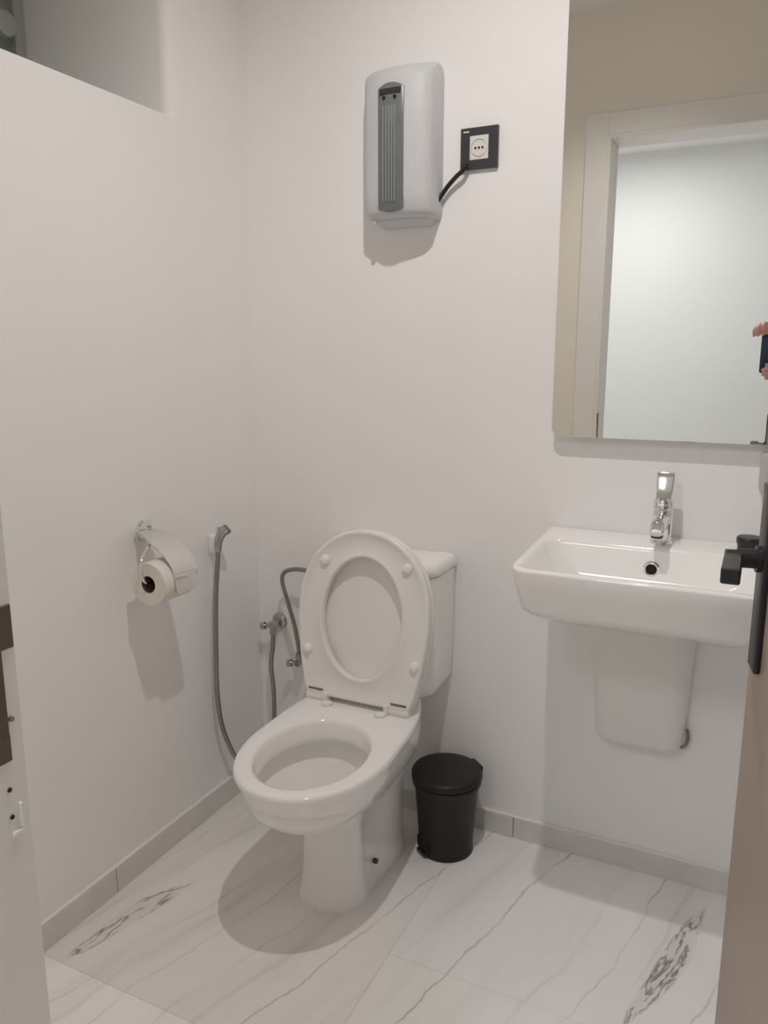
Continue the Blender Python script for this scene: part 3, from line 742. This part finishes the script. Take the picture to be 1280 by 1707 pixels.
def valve(name, label, x, z, up, group):
    t = thing(name, label, 'valve', (x, 0, z))
    b = bmesh.new(); lathe(b, [(0.024, -0.0005), (0.024, -0.004), (0.018, -0.010), (0.010, -0.012)], (x, 0, z), 'Y', 28); obj('rosette', b, M['valve'], t)
    b = bmesh.new(); cyl(b, (x, -0.010, z), (x, -0.040, z), 0.0095, seg=18); cyl(b, (x, -0.028, z), (x, -0.050, z), 0.0115, seg=6)
    bd = obj('valve_body', b, M['valve'], t)
    b = bmesh.new(); s = 1 if up else -1
    cyl(b, (x, -0.038, z), (x, -0.038, z + s * 0.022), 0.009, seg=18); cyl(b, (x, -0.038, z + s * 0.014), (x, -0.038, z + s * 0.028), 0.0105, seg=6); obj('outlet_nut', b, M['valve'], bd)
    b = bmesh.new(); cyl(b, (x - 0.006, -0.038, z - 0.002), (x - 0.024, -0.041, z - 0.006), 0.006, seg=14)
    cyl(b, (x - 0.024, -0.041, z - 0.006), (x - 0.036, -0.043, z - 0.0085), 0.0105, seg=18); kn = obj('knob', b, M['valve'], t)
    b = bmesh.new(); cyl(b, (x - 0.036, -0.043, z - 0.0085), (x - 0.0366, -0.0431, z - 0.0086), 0.006, seg=14); obj('knob_cap', b, M['greydark'], kn)
    return t
valve('angle_valve', 'chrome angle valve nearer the corner, feeding the bidet hose', 0.069, 0.483, False, None)
valve('angle_valve', 'lower chrome angle valve beside the toilet seat', 0.155, 0.385, True, None)
sh = bmesh.new(); tube(sh, [(0.155, -0.038, 0.410), (0.156, -0.044, 0.440), (0.148, -0.050, 0.501), (0.127, -0.050, 0.568), (0.113, -0.050, 0.616), (0.1155, -0.050, 0.640), (0.131, -0.051, 0.653), (0.161, -0.054, 0.661), (0.200, -0.062, 0.664), (0.230, -0.073, 0.664), (0.256, -0.083, 0.664)], 0.006, 10, 6)
tag(obj('supply_hose', sh, M['steel'], origin=(0.162, -0.05, 0.41)), 'bent braided hose from the lower valve to the cistern', 'hose')

# ------------------------------------------------------------------ pedal bin
BX, BY = 0.637, -0.122
pb = thing('pedal_bin', 'small round black plastic pedal bin between toilet and washbasin', 'bin', (BX, BY, 0))
b = bmesh.new(); lathe(b, [(0.066, 0.0), (0.070, 0.003), (0.070, 0.012), (0.068, 0.016), (0.074, 0.10), (0.081, 0.182), (0.082, 0.185)], (BX, BY, 0), 'Z', 48); bdy = obj('body', b, M['black'], pb)
b = bmesh.new(); lathe(b, [(0.085, 0.182), (0.0865, 0.185), (0.0865, 0.194), (0.083, 0.196)], (BX, BY, 0), 'Z', 48); obj('collar', b, M['black'], pb)
b = bmesh.new(); lathe(b, [(0.086, 0.1965), (0.0885, 0.198), (0.0885, 0.210), (0.086, 0.2145), (0.078, 0.217), (0.04, 0.2185), (0.004, 0.219)], (BX, BY, 0), 'Z', 48); obj('lid', b, M['black'], pb, sharp=50)
ha = math.radians(48)
def bpnt(r, a, z): return Vector((BX + r * math.cos(a), BY + r * math.sin(a), z))
b = bmesh.new(); box(b, (-0.012, -0.024, 0.182), (0.006, 0.024, 0.2165), 0.003, 2)
for v in b.verts: v.co = Vector((BX, BY, 0)) + Matrix.Rotation(ha, 3, 'Z') @ Vector((v.co.x + 0.085, v.co.y, v.co.z))
obj('lid_hinge', b, M['black'], pb)
pa = math.radians(236)
b = bmesh.new(); box(b, (0.060, -0.020, 0.004), (0.0765, 0.020, 0.013), 0.003, 2)
for v in b.verts: v.co = Vector((BX, BY, 0)) + Matrix.Rotation(pa, 3, 'Z') @ v.co
obj('pedal', b, M['blackcap'], pb)
b = bmesh.new(); box(b, (0.060, -0.026, 0.014), (0.0715, 0.026, 0.045), 0.004, 2)
for v in b.verts: v.co = Vector((BX, BY, 0)) + Matrix.Rotation(pa, 3, 'Z') @ v.co
obj('pedal_recess', b, M['hole'], pb)

# ------------------------------------------------------------------ phone and the person holding it (seen in the mirror)
ph = thing('phone', 'dark blue phone held up in two hands, seen in the mirror', 'phone', (1.281, -1.8175, 1.168))
def phr(i, y): return [Vector((x, y, z)) for x, z in rrect(1.281, 1.247, 0.0375 - i, 0.079 - i, 0.009, 5)]
b = bmesh.new(); loft(b, [phr(0.0015, -1.8225), phr(0, -1.8210), phr(0, -1.8160), phr(0.0015, -1.8145)]); obj('case', b, M['phone'], ph, sharp=50)
b = bmesh.new(); box(b, (1.2475, -1.8229, 1.172), (1.3145, -1.8226, 1.322)); obj('screen', b, M['greydark'], ph, smooth=False)
b = bmesh.new(); box(b, (1.267, -1.8146, 1.216), (1.291, -1.8128, 1.262), 0.0006, 1); isl = obj('lens_island', b, M['greydark'], ph, smooth=False)
for zz in (1.230, 1.249):
    b = bmesh.new(); lathe(b, [(0.0065, 0), (0.0065, 0.0012), (0.005, 0.0014)], (1.279, -1.8129, zz), 'Y', 20); obj('lens_ring', b, M['greypanel'], isl)

def skin_mesh(chains, root_key, sub=2):
    """chains: lists of (key, (x,y,z), radius); shared keys join -> evaluated mesh"""
    keys, vs_, rad, ed = {}, [], [], []
    for ch in chains:
        prev = None
        for key, p, rr in ch:
            if key is None or key not in keys:
                vs_.append(p); rad.append(rr); idx = len(vs_) - 1
                if key is not None: keys[key] = idx
            else: idx = keys[key]
            if prev is not None and prev != idx: ed.append((prev, idx))
            prev = idx
    me = bpy.data.meshes.new('tmp_skeleton'); me.from_pydata(vs_, ed, [])
    o = bpy.data.objects.new('tmp_skeleton', me); C.objects.link(o)
    m = o.modifiers.new('skin', 'SKIN'); m.use_smooth_shade = True
    sv = me.skin_vertices[0].data
    for i, rr in enumerate(rad):
        sv[i].radius = rr if isinstance(rr, tuple) else (rr, rr)
        sv[i].use_root = (i == keys[root_key])
    m2 = o.modifiers.new('sub', 'SUBSURF'); m2.levels = sub; m2.render_levels = sub
    dg = bpy.context.evaluated_depsgraph_get()
    ev = bpy.data.meshes.new_from_object(o.evaluated_get(dg))
    bpy.data.objects.remove(o, do_unlink=True); bpy.data.meshes.remove(me)
    return ev
def remeshed(bm, voxel, smooth_it=4):
    me = bpy.data.meshes.new('tmp_body'); bm.to_mesh(me); bm.free()
    o = bpy.data.objects.new('tmp_body', me); C.objects.link(o)
    m = o.modifiers.new('re', 'REMESH'); m.mode = 'VOXEL'; m.voxel_size = voxel
    m2 = o.modifiers.new('sm', 'SMOOTH'); m2.factor = 0.5; m2.iterations = smooth_it
    dg = bpy.context.evaluated_depsgraph_get()
    ev = bpy.data.meshes.new_from_object(o.evaluated_get(dg))
    bpy.data.objects.remove(o, do_unlink=True); bpy.data.meshes.remove(me)
    out = bmesh.new(); out.from_mesh(ev); bpy.data.meshes.remove(ev); return out
PXc = 1.63
SHL, SHR = (PXc - 0.175, -2.28, 1.365), (PXc + 0.175, -2.28, 1.365)
ELL, ELR = (1.385, -2.14, 1.115), (1.775, -2.12, 1.09)
WRL, WRR = (1.292, -1.900, 1.285), (1.425, -1.885, 1.105)
chains = [
    [('pel', (PXc, -2.30, 0.93), (0.145, 0.105)), (None, (PXc, -2.30, 1.05), (0.125, 0.095)), (None, (PXc, -2.30, 1.18), (0.135, 0.10)), ('chest', (PXc, -2.295, 1.30), (0.145, 0.105)), ('neck0', (PXc, -2.285, 1.405), 0.06), (None, (PXc - 0.005, -2.27, 1.46), 0.052), (None, (PXc - 0.01, -2.262, 1.52), 0.055)],
    [('chest', None, 0), (None, SHL, 0.058), (None, tuple((Vector(SHL) + Vector(ELL)) / 2), 0.046), (None, ELL, 0.038), (None, tuple(Vector(ELL).lerp(Vector(WRL), 0.4)), 0.038), ('wl', WRL, 0.026)],
    [('chest', None, 0), (None, SHR, 0.058), (None, tuple((Vector(SHR) + Vector(ELR)) / 2), 0.046), (None, ELR, 0.038), (None, tuple(Vector(ELR).lerp(Vector(WRR), 0.4)), 0.038), ('wr', WRR, 0.026)],
    [('pel', None, 0), (None, (PXc - 0.09, -2.30, 0.83), 0.092), (None, (PXc - 0.10, -2.295, 0.65), 0.076), (None, (PXc - 0.105, -2.285, 0.47), 0.056), (None, (PXc - 0.11, -2.31, 0.33), 0.055), (None, (PXc - 0.115, -2.33, 0.10), 0.036), (None, (PXc - 0.115, -2.32, 0.05), 0.038), (None, (PXc - 0.125, -2.20, 0.032), (0.042, 0.026))],
    [('pel', None, 0), (None, (PXc + 0.09, -2.30, 0.83), 0.092), (None, (PXc + 0.10, -2.295, 0.65), 0.076), (None, (PXc + 0.105, -2.285, 0.47), 0.056), (None, (PXc + 0.11, -2.31, 0.33), 0.055), (None, (PXc + 0.115, -2.33, 0.10), 0.036), (None, (PXc + 0.115, -2.32, 0.05), 0.038), (None, (PXc + 0.125, -2.20, 0.032), (0.042, 0.026))],
]
def slim(ch, k0, k1, f_):   # the body under the clothes stays inside them
    return [(k, p, (tuple(a * f_ for a in rr) if isinstance(rr, tuple) else rr * f_) if k0 <= i < k1 else rr) for i, (k, p, rr) in enumerate(ch)]
inner_body = [slim(chains[0], 0, 4, 0.72), slim(chains[1], 0, 5, 0.84), slim(chains[2], 0, 5, 0.84), slim(chains[3], 0, 8, 0.80), slim(chains[4], 0, 8, 0.80)]
ev = skin_mesh(inner_body, 'pel', 2)
body = bmesh.new(); body.from_mesh(ev); bpy.data.meshes.remove(ev)
# hands: palm and fingers as short overlapping tubes, fused by the remesh
def finger(pts, r0, r1):
    n_ = (len(pts) - 1) * 4
    rr = [r0 + (r1 - r0) * i / n_ for i in range(n_ + 1)]
    tube(body, pts, rr, 10, 4)
    c_ = Vector(pts[-1]); g_ = bmesh.ops.create_icosphere(body, subdivisions=2, radius=r1)
    for v in g_['verts']: v.co += c_
tube(body, [WRL, (1.274, -1.872, 1.313), (1.254, -1.852, 1.337)], [0.024, 0.029, 0.026], 14, 0, 0.62)
finger([(1.272, -1.850, 1.348), (1.270, -1.826, 1.358), (1.268, -1.804, 1.346), (1.267, -1.800, 1.324)], 0.0092, 0.0076)
finger([(1.256, -1.850, 1.352), (1.252, -1.822, 1.364), (1.249, -1.798, 1.350), (1.248, -1.797, 1.322)], 0.0094, 0.0078)
finger([(1.242, -1.852, 1.350), (1.234, -1.824, 1.360), (1.230, -1.800, 1.346), (1.229, -1.799, 1.318)], 0.0090, 0.0075)
finger([(1.232, -1.856, 1.342), (1.219, -1.832, 1.350), (1.213, -1.812, 1.338), (1.214, -1.808, 1.316)], 0.0082, 0.0068)
finger([(1.262, -1.866, 1.325), (1.252, -1.848, 1.300), (1.253, -1.836, 1.282), (1.257, -1.834, 1.266)], 0.0105, 0.0085)
tube(body, [WRR, (1.396, -1.868, 1.130), (1.362, -1.848, 1.152)], [0.024, 0.029, 0.026], 14, 0, 0.62)
finger([(1.356, -1.842, 1.186), (1.338, -1.814, 1.204), (1.306, -1.804, 1.204), (1.268, -1.804, 1.202)], 0.0090, 0.0075)
finger([(1.350, -1.842, 1.168), (1.334, -1.812, 1.185), (1.298, -1.803, 1.184), (1.258, -1.803, 1.181)], 0.0093, 0.0077)
finger([(1.344, -1.844, 1.152), (1.333, -1.816, 1.164), (1.294, -1.804, 1.164), (1.258, -1.804, 1.162)], 0.0090, 0.0074)
finger([(1.340, -1.848, 1.140), (1.318, -1.826, 1.146), (1.294, -1.814, 1.147), (1.270, -1.812, 1.147)], 0.0080, 0.0066)
finger([(1.376, -1.860, 1.158), (1.356, -1.850, 1.190), (1.338, -1.840, 1.205), (1.322, -1.835, 1.214)], 0.0108, 0.0086)
# head
HC = Vector((PXc - 0.015, -2.245, 1.595)); HR = Matrix.Rotation(math.radians(24), 3, 'Z') @ Matrix.Rotation(math.radians(-18), 3, 'X')
g_ = bmesh.ops.create_uvsphere(body, u_segments=32, v_segments=24, radius=1.0)
for v in g_['verts']:
    x, y, z = v.co
    sx, sy, sz = 0.074, 0.094, 0.112
    jaw = max(0.0, -z)
    q_ = Vector((x * sx * (1 - 0.28 * jaw), y * sy * (1 - 0.10 * jaw) + 0.012 * jaw, z * sz))
    v.co = HC + HR @ q_
def hblob(p, s):
    g2 = bmesh.ops.create_icosphere(body, subdivisions=2, radius=1.0)
    for v in g2['verts']: v.co = HC + HR @ (Vector(p) + Vector((v.co.x * s[0], v.co.y * s[1], v.co.z * s[2])))
hblob((0, 0.093, -0.018), (0.012, 0.015, 0.012)); hblob((0, 0.092, 0.008), (0.008, 0.012, 0.022))
hblob((0, 0.066, -0.094), (0.020, 0.014, 0.012))
for sx in (-1, 1):
    hblob((sx * 0.076, -0.008, -0.004), (0.009, 0.018, 0.030)); hblob((sx * 0.034, 0.072, -0.030), (0.022, 0.012, 0.016)); hblob((sx * 0.03, 0.083, 0.030), (0.022, 0.010, 0.007))
body = remeshed(body, 0.0046, 3)
person = thing('person', 'person in dark clothes holding up a phone, hands seen in the mirror', 'person', (PXc, -2.30, 0))
obj('body', body, M['skin'], person, sharp=180)
for sx in (-1, 1):
    b = bmesh.new(); bmesh.ops.create_uvsphere(b, u_segments=16, v_segments=12, radius=0.0115)
    for v in b.verts: v.co = HC + HR @ (v.co + Vector((sx * 0.031, 0.0775, 0.006)))
    obj('eye', b, M['eye'], person)
b = bmesh.new(); tube(b, [HC + HR @ Vector(p) for p in ((-0.022, 0.080, -0.052), (-0.010, 0.0855, -0.051), (0.010, 0.0855, -0.051), (0.022, 0.080, -0.052))], [0.003] + [0.006] * 11 + [0.003], 10, 4)
obj('mouth', b, M['lip'], person)
b = bmesh.new(); bmesh.ops.create_uvsphere(b, u_segments=32, v_segments=24, radius=1.0)
for v in b.verts:
    x, y, z = v.co
    k = 1.0 + 0.02 * math.sin(9 * x + 7 * z) 
    front = y > 0.15 and z < 0.62
    q_ = Vector((x * 0.082 * k, y * 0.103 * k - 0.004, z * 0.120 * k + 0.004))
    if front: q_.y = min(q_.y, 0.012); 
    if z < -0.45: q_.z = max(q_.z, -0.058)
    v.co = HC + HR @ q_
obj('hair', b, M['hair'], person)
def grow(chs, d_): return [[(k, p, tuple(a + d_ for a in rr) if isinstance(rr, tuple) else (rr + d_ if rr else 0)) for k, p, rr in ch] for ch in chs]
top = grow([[('pel', (PXc, -2.30, 0.90), (0.152, 0.114))] + chains[0][1:4] + [('neck0', (PXc, -2.285, 1.415), 0.066)], chains[1][:5] + [(None, tuple(Vector(ELL).lerp(Vector(WRL), 0.78)), 0.030)], chains[2][:5] + [(None, tuple(Vector(ELR).lerp(Vector(WRR), 0.78)), 0.030)]], 0.011)
ev = skin_mesh(top, 'pel', 2); b = bmesh.new(); b.from_mesh(ev); bpy.data.meshes.remove(ev)
obj('shirt', b, M['shirt'], person, sharp=180)
legs = grow([[('pel', (PXc, -2.30, 0.93), (0.132, 0.096)), (None, (PXc, -2.30, 1.00), (0.120, 0.088))], chains[3][:6], chains[4][:6]], 0.013)
ev = skin_mesh(legs, 'pel', 2); b = bmesh.new(); b.from_mesh(ev); bpy.data.meshes.remove(ev)
obj('trousers', b, M['trousers'], person, sharp=180)
for sx in (-1, 1):
    b = bmesh.new(); rg = []
    cx0 = PXc + sx * 0.116
    for v, w_, hgt in ((-0.055, 0.022, 0.05), (-0.045, 0.036, 0.085), (0.0, 0.042, 0.095), (0.05, 0.045, 0.078), (0.11, 0.050, 0.062), (0.16, 0.046, 0.052), (0.185, 0.028, 0.036)):
        rg.append([Vector((cx0 + sx * 0.05 * max(0, v) + x, -2.33 + v, 0.001 + hgt / 2 + z)) for x, z in rrect(0, 0, w_, hgt / 2, min(w_, hgt / 2) * 0.55, 4)])
    loft(b, rg); obj('shoe', b, M['shoe'], person, sharp=50)
